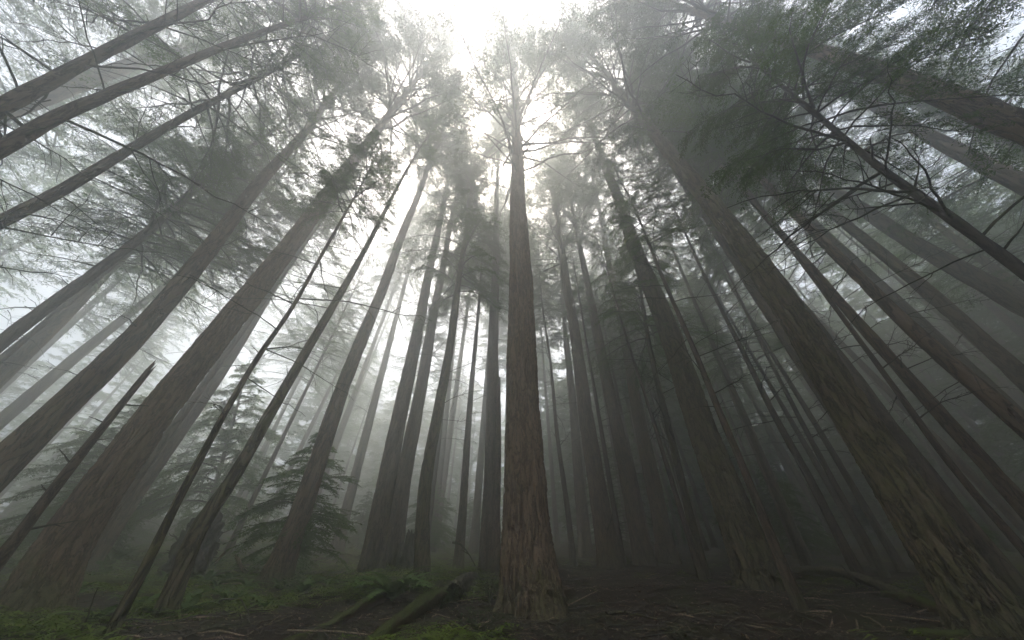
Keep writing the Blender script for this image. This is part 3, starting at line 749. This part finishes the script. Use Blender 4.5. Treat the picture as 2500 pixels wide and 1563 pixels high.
log('short pale splintered stick upright on the fern bank beside the flared fir', (596, 1394), (575, 1362), 8, 6, 'pale_wood', name='broken_pole', cat='stick', seed=16, sides=12, da=15, db=15)
log('pale stick tilted the other way on the fern bank', (528, 1372), (553, 1346), 6, 5, 'pale_wood', name='broken_pole', cat='stick', seed=17, sides=12, da=16, db=16)

def stump(label, base, w, h, seed, mat='rot_wood', name='tree_stump', cat='stump'):
    b, d = on_ground(*base); r = width_to_radius(base[0], base[1] - 10, w, d)
    v = b - CAM; dep = v[1] * CP + v[2] * SP; hh = h * dep / F * 1.15
    o = ob(name, trunk_mesh(lambda q: np.stack([0 * q, 0 * q, q], -1), hh, r, seed, mat, 36, True, .35, .3, True, amp=r * .22, power=.3, furrow=5 / max(r, .1) * .35), None, b)
    tag(o, label, cat); return o
stump('dark jagged stump between the twin trunks and the bent hemlock', (991, 1392), 30, 62, 5)
stump('small broken stub on the bare soil among the dark trunks right of centre', (1519, 1322), 9, 26, 7, 'pale_wood')

# upturned root plate
def root_plate():
    b, d = on_ground(432, 1418); rng = np.random.default_rng(8)
    v = b - CAM; mpp = (v[1] * CP + v[2] * SP) / F
    w, h = 44 * mpp, 120 * mpp
    nu, nv = 90, 80
    th = np.linspace(0, math.pi, nv); ph = np.arange(nu) / nu * 2 * math.pi
    P, Tt = np.meshgrid(ph, th)
    x = np.cos(P) * np.sin(Tt); y = np.sin(P) * np.sin(Tt); z = np.cos(Tt)
    n = 1 + .7 * fbm(x * 2.2, y * 2.2, z * 2.2, 3, 4) + .35 * np.abs(vnoise(x * 6, y * 6, z * 6, 8))
    g = Geo(); g.add(np.stack([x * w * n, y * w * .5 * n, h * .45 + z * h * .55 * n], -1), grid_faces(nv, nu), 0)
    o = ob('root_plate', g.mesh('root plate', [M['rot_wood']]), None, b); tag(o, 'dark upturned root plate with moss on top behind the two thin left stems', 'root plate')
    for i in range(26):
        a = rng.uniform(0, 6.28); e = rng.uniform(-.1, 1.5); L = rng.uniform(.3, 1.0)
        d0 = np.array([math.cos(a) * math.cos(e), math.sin(a) * math.cos(e) * .6, math.sin(e)])
        s = np.linspace(0, 1, 8)[:, None]
        p = np.array([0, 0, h * .45]) + d0 * np.array([w, w * .5, h * .5]) * .8 + d0 * s * L + np.cumsum(rng.normal(0, .03, (8, 3)), 0)
        g2 = Geo(); tube(g2, p, np.linspace(.035, .008, 8), 6); ob('root', g2.mesh('root', [M['rot_wood']]), o)
root_plate()

# fallen sticks, each its own thing
def stick(label, a, b, w, mat='twig', arch=.05, da=None, db=None, seed=0, group=None, subs=2):
    pa = on_ground(*a)[0] if da is None else at_dist(*a, da); pb = on_ground(*b)[0] if db is None else at_dist(*b, db)
    rng = np.random.default_rng(seed + 400); n = 14; t = np.linspace(0, 1, n)
    L = np.linalg.norm(pb - pa)
    v = pa - CAM; r = w * (v[1] * CP + v[2] * SP) / F / 2
    p = (pb - pa) * t[:, None] + np.array([0, 0, 1]) * (arch * L * np.sin(t * math.pi) + r)[:, None] + np.cumsum(rng.normal(0, .008 * L, (n, 3)), 0) * np.sin(t * math.pi)[:, None]
    g = Geo(); tube(g, p, np.linspace(r, r * .35, n), 7)
    for i in range(subs):
        k = rng.integers(3, n - 3); l = L * rng.uniform(.12, .3); d = unit((pb - pa) / L + rng.normal(0, .6, 3)); d[2] = abs(d[2]) * .5
        q = np.linspace(0, l, 5)[:, None]; tube(g, p[k] + d * q + np.cumsum(rng.normal(0, .01, (5, 3)), 0), np.linspace(r * .5, r * .2, 5), 5)
    o = ob('fallen_branch', g.mesh('fallen branch', [M[mat]]), None, pa); tag(o, label, 'branch', group)
stick('pale stick slanting up from the bottom edge left of the thinner mossy log', (592, 1562), (722, 1500), 6, 'pale_wood', .02, seed=1)
stick('second pale stick lying just above the first at the bottom edge', (520, 1558), (700, 1512), 7, 'dead_wood', .02, seed=2)
stick('arched dark branch on the soil in front of the flared fir', (650, 1472), (835, 1462), 6, arch=.06, seed=3)
stick('long dark branch lying level left of the near fern', (690, 1440), (880, 1422), 5, seed=4)
stick('dark branch lying across the soil between mid hemlock and mossy log', (500, 1480), (610, 1530), 5, seed=5)
stick('thin bare branch on the bare soil right of the central fir', (1390, 1505), (1640, 1528), 8, 'dead_wood', .01, seed=6)
stick('thin pale stick pointing at the corner giant in the lower right soil', (2105, 1505), (2170, 1552), 4, 'pale_wood', .02, seed=7)
stick('short pale stick near the bottom edge, left of the lower right logs', (2098, 1545), (2092, 1515), 6, 'pale_wood', .05, seed=8)
stick('pale twig on the soil just right of the greenish footed fir', (1715, 1488), (1752, 1502), 4, 'pale_wood', .02, seed=9)
stick('long dark branch lying above the long bare brown log at lower right', (1900, 1352), (2020, 1366), 5, 'dead_wood', .01, seed=10)
stick('curved dead branch arching beside the slender lone stem', (1105, 1328), (1160, 1385), 5, 'twig', .1, da=14, db=13, seed=11)
stick('dark stick standing up from the lower left corner', (192, 1560), (238, 1437), 5, 'twig', 0, da=9.0, db=9.0, seed=12)
stick('jagged dark stick leaning up beside the second dark trunk', (1483, 1298), (1496, 1258), 5, 'twig', 0, da=16, db=16, seed=13, subs=1)
stick('reddish stick lying flat below the greenish footed fir', (1815, 1432), (1870, 1429), 4, 'pale_wood', 0.01, seed=14)
stick('brown branch lying in front of the twin trunks', (840, 1440), (985, 1415), 7, 'dead_wood', .03, seed=15)

# ------------------------------------------------------------------ ferns and shrubs
def frond(rng, L, mat_i=0):
    g = Geo(); n = 26
    t = np.linspace(0, 1, n); up = rng.uniform(.75, 1.15)
    x = L * (t * math.cos(up) + .35 * t * t); z = L * (t * math.sin(up) - .62 * t * t)
    c = np.stack([x, 0 * x, z], -1)
    tube(g, c, np.linspace(.006, .002, n), 4)
    ta = unit(np.gradient(c, axis=0)); sd = np.array([0, 1.0, 0])
    m = 44
    tt = np.linspace(.1, .99, m)
    for s in (-1, 1):
        p = np.stack([np.interp(tt, t, c[:, k]) for k in range(3)], -1); a = np.stack([np.interp(tt, t, ta[:, k]) for k in range(3)], -1)
        ln = L * .125 * np.sin(np.clip(tt, .0, 1) ** .6 * math.pi * .93 + .15) * rng.uniform(.85, 1.1, m)
        d = unit(s * sd + a * .35 + rng.normal(0, .08, (m, 3)) - [0, 0, .12]); w = L * .011
        b = a * w
        v = np.stack([p - b, p + b, p + d * (ln * .6)[:, None] + b * 1.1, p + d * ln[:, None], p + d * (ln * .55)[:, None] - b * 1.1], 1)
        f = (np.arange(m) * 5)[:, None] + np.arange(5)[None]
        g.add(v, f, 0, False)
    return g

rngf = np.random.default_rng(12)
FROND = [frond(rngf, 1.0).mesh('fern frond', [M['fern']]) for _ in range(5)]
def fern(label, px, size, n=15, group=None, seed=0):
    b, d = on_ground(*px); rnd = random.Random(seed)
    v = b - CAM; L = 1.45 * size * (v[1] * CP + v[2] * SP) / F
    root = bpy.data.objects.new('sword_fern', None); root.location = b; link(root); tag(root, label, 'fern', group)
    for i in range(n):
        o = ob('frond', FROND[rnd.randrange(5)], root, (0, 0, 0)); s = L * rnd.uniform(.75, 1.15)
        o.scale = (s, s, s); o.rotation_euler = (rnd.uniform(-.15, .15), rnd.uniform(-.25, .25), i / n * 6.28 + rnd.uniform(-.2, .2))
    return root
fern('sword fern with arching fronds, nearest one, left of the central fir', (955, 1468), 105, 20, seed=1)
fern_spots = [(259, 1385, 60), (225, 1400, 52), (300, 1360, 45), (345, 1395, 42), (180, 1372, 40), (480, 1375, 40), (520, 1388, 42), (555, 1420, 40), (545, 1465, 46), (600, 1440, 40), (625, 1385, 34), (470, 1470, 44),
              (760, 1385, 36), (800, 1365, 32), (845, 1345, 26), (780, 1330, 26), (700, 1350, 28), (560, 1330, 26), (505, 1340, 28), (310, 1320, 28), (250, 1330, 32), (140, 1340, 34), (60, 1330, 34), (30, 1380, 38), (110, 1305, 28),
              (385, 1330, 30), (640, 1340, 26), (885, 1330, 22), (1085, 1345, 22), (1110, 1330, 20), (1065, 1322, 18), (335, 1440, 46), (400, 1425, 40), (680, 1440, 36), (300, 1470, 48)]
_r = random.Random(4)
fern_spots += [(_r.uniform(-10, 720), _r.uniform(1305, 1440), _r.uniform(28, 44)) for _ in range(34)]
fern_spots += [(170, 1462, 60), (330, 1492, 62), (455, 1500, 56), (560, 1476, 54), (735, 1452, 50), (800, 1430, 44), (870, 1445, 44), (640, 1490, 50), (1010, 1440, 40), (225, 1520, 64)]
for i, (x, y, s) in enumerate(fern_spots):
    fern('one of the sword ferns carpeting the mossy bank at lower left', (x, y), s, 9, 'sword ferns on the left bank', 10 + i)

def leafy(seed, h, spread, n, leaf, mat, arch=.3):
    rng = np.random.default_rng(seed); g = Geo()
    for i in range(n):
        a = rng.uniform(0, 6.28); L = h * rng.uniform(.6, 1.2); m = 8; t = np.linspace(0, 1, m)
        o = spread * rng.uniform(.4, 1)
        p = np.stack([math.cos(a) * o * t ** 1.3, math.sin(a) * o * t ** 1.3, L * t - arch * L * t * t], -1) + np.cumsum(rng.normal(0, .012 * h, (m, 3)), 0)
        tube(g, p, np.linspace(.006, .002, m), 4, 0)
        k = int(9 + 10 * L)
        tt = rng.uniform(.3, 1, k); pp = np.stack([np.interp(tt, t, p[:, q]) for q in range(3)], -1)
        az = rng.uniform(0, 6.28, k); d = unit(np.stack([np.cos(az), np.sin(az), rng.normal(.05, .3, k)], -1))
        side = unit(np.cross(d, np.array([0, 0, 1.0]) + rng.normal(0, .35, (k, 3))))
        l = leaf * rng.uniform(.6, 1.3, k)[:, None]
        pp = pp + d * l * .4
        v = np.stack([pp, pp + d * l * .4 + side * l * .32, pp + d * l * 1.05 - [0, 0, .01], pp + d * l * .4 - side * l * .32], 1)
        g.add(v, np.arange(k * 4).reshape(-1, 4), 1, False)
    return g
def shrub(name, cat, label, px, seed, h, spread, n, leaf, mat, group=None):
    b, d = on_ground(*px)
    o = ob(name, leafy(seed, h, spread, n, leaf, mat).mesh(name, [M['twig'], M[mat]]), None, b); tag(o, label, cat, group); return o
shrub('maple_shrub', 'shrub', 'yellow leaved maple shrub at the left edge beside the thickest left fir', (95, 1345), 1, 2.2, .8, 16, .11, 'yellow_leaf')
shrub('maple_shrub', 'shrub', 'yellowing maple shrub behind the flared fir on the fern bank', (600, 1345), 2, 1.2, 1.2, 16, .11, 'yellow_leaf')
shrub('salal_shrub', 'shrub', 'glossy small leaved shrub against the left foot of the central fir', (1195, 1470), 3, .75, .5, 18, .045, 'salal')
shrub('salal_shrub', 'shrub', 'low glossy shrub on the thick bright mossy log', (1075, 1490), 4, .45, .45, 14, .04, 'salal')
shrub('salal_shrub', 'shrub', 'sparse glossy shrub at the bottom edge below the central fir', (1165, 1545), 5, .4, .5, 16, .04, 'salal')
shrub('salal_shrub', 'shrub', 'glossy shrub by the foot of the flared fir', (697, 1455), 6, .55, .5, 16, .07, 'salal')
shrub('salal_shrub', 'shrub', 'glossy shrub on the bank between mid hemlock and root plate', (505, 1400), 7, .6, .6, 16, .08, 'salal')
shrub('salal_shrub', 'shrub', 'small shrub beside the near fern, on the thinner mossy log', (885, 1490), 8, .35, .4, 12, .035, 'salal')
shrub('salal_shrub', 'shrub', 'tiny green shrub on the soil just right behind the central fir', (1385, 1375), 9, .4, .4, 10, .05, 'salal')

# ground cover nobody could count: small arching sprays and leaves
def cover():
    rng = np.random.default_rng(99); g = Geo()
    n = 9000
    az = np.concatenate([rng.uniform(R(-74), R(-2), n), rng.uniform(R(-2), R(72), n // 5)]); d = np.concatenate([rng.uniform(6, 40, n), rng.uniform(6, 40, n // 5)])
    x, y = d * np.sin(az), d * np.cos(az)
    keep = fbm(x * .35, y * .35, 7.7, 41, 3) > (-.3 + np.where((d < 10.0) & (az > -.75), .42, 0) + np.where(az > -.03, .3, 0))
    x, y = x[keep], y[keep]; z = ground_z(x, y); N0 = len(x)
    nf = 7
    X = np.repeat(x, nf); Y = np.repeat(y, nf); Z = np.repeat(z, nf); k = len(X)
    a = rng.uniform(0, 6.28, k); L = rng.uniform(.15, .62, k) * np.repeat(rng.uniform(.6, 1.4, N0), nf); e = rng.uniform(.4, 1.3, k)
    h = np.stack([np.cos(a), np.sin(a), 0 * a], -1); sd = np.stack([-np.sin(a), np.cos(a), 0 * a], -1); up = np.array([0, 0, 1.0])
    P = lambda t: np.stack([X, Y, Z - .02], -1) + h * (L * t * np.cos(e) + .3 * L * t * t)[:, None] + up * (L * t * np.sin(e) - .7 * L * t * t)[:, None]
    m = 9
    for q in range(m):
        t = (q + 1) / (m + .5); p = P(t); w = L * .2 * math.sin(t ** .7 * math.pi * .95)
        for s_ in (-1, 1):
            dd = unit(s_ * sd + h * .45 + rng.normal(0, .2, (k, 3)) - up * .15); b = h * (L * .035)[:, None]
            g.add(np.stack([p - b, p + b, p + dd * w[:, None]], 1), np.arange(k * 3).reshape(-1, 3), 0, False)
    o = ob('undergrowth', g.mesh('undergrowth', [M['under']])); tag(o, 'low green undergrowth over the mossy left bank', 'undergrowth', kind='stuff')
cover()

def litter():
    rng = np.random.default_rng(123); g = Geo(); gl = Geo()
    n = 20000
    az = rng.uniform(R(-66), R(66), n); d = 4.5 + 20 * rng.uniform(0, 1, n) ** 1.5
    x, y = d * np.sin(az), d * np.cos(az); z = ground_z(x, y)
    L = rng.uniform(.08, .5, n) * rng.uniform(.4, 1.5, n); a = rng.uniform(0, 6.28, n); r = rng.uniform(.002, .007, n) + (thick := rng.uniform(0, 1, n) > .965) * .009
    L = np.where(thick, L * 2.6 + .3, L)
    dx, dy = np.cos(a) * L / 2, np.sin(a) * L / 2
    e = .02 + rng.uniform(0, .05, n)
    p0 = np.stack([x - dx, y - dy, ground_z(x - dx, y - dy) + e * .6], -1); p1 = np.stack([x + dx, y + dy, ground_z(x + dx, y + dy) + e], -1)
    pm = (p0 + p1) / 2 + rng.normal(0, .02, (n, 3)) + [0, 0, .015]
    offs = np.array([[0, 0, 1], [.87, 0, -.5], [-.87, 0, -.5]]) * 1.0
    ca, sa = -np.sin(a), np.cos(a)
    o3 = np.stack([np.stack([offs[k, 0] * ca, offs[k, 0] * sa, 0 * ca + offs[k, 2]], -1) for k in range(3)], 1)
    v = np.stack([p0[:, None] + o3 * r[:, None, None], pm[:, None] + o3 * r[:, None, None], p1[:, None] + o3 * r[:, None, None] * .4], 1)
    pat = np.array([[q * 3 + b, q * 3 + (b + 1) % 3, q * 3 + 3 + (b + 1) % 3, q * 3 + 3 + b] for q in (0, 1) for b in range(3)])[None]
    f = ((np.arange(n) * 9)[:, None, None] + pat)
    sel = rng.uniform(0, 1, n) < .12
    g.add(v, f[~sel].reshape(-1, 4), 0); g.add(v, f[sel].reshape(-1, 4), 1)
    m = 7000
    az = rng.uniform(R(-66), R(66), m); d = rng.uniform(4.5, 18, m); x, y = d * np.sin(az), d * np.cos(az)
    p = np.stack([x, y, ground_z(x, y) + .03], -1); b = rng.uniform(0, 6.28, m)
    dd = unit(np.stack([np.cos(b), np.sin(b), rng.normal(.2, .35, m)], -1)); sd = unit(np.cross(dd, [0, 0, 1.0] + rng.normal(0, .4, (m, 3)))); l = rng.uniform(.02, .07, m)[:, None]
    g.add(np.stack([p, p + dd * l * .5 + sd * l * .35, p + dd * l, p + dd * l * .5 - sd * l * .35], 1), np.arange(m * 4).reshape(-1, 4), 1, False)
    o = ob('litter', g.mesh('litter', [M['twig'], M['pale_wood']])); tag(o, 'fallen twigs and dead leaves scattered over the forest floor', 'litter', kind='stuff')
litter()

# ------------------------------------------------------------------ fog
def haze():
    x0, x1, y0, y1, z0, z1 = -125, 125, -118, 132, gz(0, -60) - 8, 66
    v = [(x, y, z) for z in (z0, z1) for y in (y0, y1) for x in (x0, x1)]
    f = [(0, 2, 3, 1), (4, 5, 7, 6), (0, 1, 5, 4), (2, 6, 7, 3), (0, 4, 6, 2), (1, 3, 7, 5)]
    m, nt, out = newmat('fog')
    p = N(nt, 'ShaderNodeVolumePrincipled')
    p.inputs['Color'].default_value = (.917, .938, .914, 1); p.inputs['Density'].default_value = FOG; p.inputs['Anisotropy'].default_value = .8
    nt.links.new(p.outputs[0], out.inputs['Volume'])
    g = Geo(); g.add(v, f, 0, False)
    o = ob('haze', g.mesh('haze', [m])); tag(o, 'grey fog filling the forest', 'fog', kind='stuff')
FOG = .0235
haze()

# ------------------------------------------------------------------ light
SUN_EL, SUN_AZ = R(68), R(-12)      # azimuth from +Y towards +X
w = bpy.data.worlds.new('World'); scene.world = w; w.use_nodes = True
nt = w.node_tree; nt.nodes.clear()
out = nt.nodes.new('ShaderNodeOutputWorld'); bg = nt.nodes.new('ShaderNodeBackground')
sky = nt.nodes.new('ShaderNodeTexSky'); sky.sky_type = 'NISHITA'; sky.sun_disc = False
sky.sun_elevation = SUN_EL; sky.sun_rotation = SUN_AZ
sky.air_density = .75; sky.dust_density = 5; sky.ozone_density = .6
nt.links.new(sky.outputs[0], bg.inputs[0]); bg.inputs[1].default_value = .15
nt.links.new(bg.outputs[0], out.inputs[0])
sun = bpy.data.lights.new('sun', 'SUN'); sun.energy = .5; sun.angle = R(14); sun.color = (1, .985, .96)
so = bpy.data.objects.new('sun', sun); link(so)
dirv = Vector((math.sin(SUN_AZ) * math.cos(SUN_EL), math.cos(SUN_AZ) * math.cos(SUN_EL), math.sin(SUN_EL)))
so.rotation_mode = 'QUATERNION'; so.rotation_quaternion = dirv.to_track_quat('Z', 'Y'); so.location = (0, 0, 40)

cam = bpy.data.cameras.new('camera'); co = bpy.data.objects.new('camera', cam); link(co)
cam.sensor_width = 36; cam.lens = F / 2500 * 36; cam.shift_x = -(CX - 1250) / 2500; cam.clip_start = .05; cam.clip_end = 1000
co.location = (0, 0, CAM_H); co.rotation_euler = (R(90) + PITCH, 0, 0)
scene.camera = co

scene.view_settings.view_transform = 'Standard'; scene.view_settings.look = 'None'
scene.view_settings.exposure = 2.02; scene.view_settings.gamma = 1
cy = scene.cycles
cy.max_bounces = 8; cy.diffuse_bounces = 3; cy.glossy_bounces = 2; cy.transmission_bounces = 3; cy.volume_bounces = 5; cy.transparent_max_bounces = 8
cy.use_denoising = True
cy.use_adaptive_sampling = True; cy.adaptive_threshold = .02
cy.caustics_reflective = False; cy.caustics_refractive = False
cy.sample_clamp_indirect = 6
for i in INFO: print(i)
print('tris', {k: [len(m.polygons) for m in v] for k, v in CR.items()})
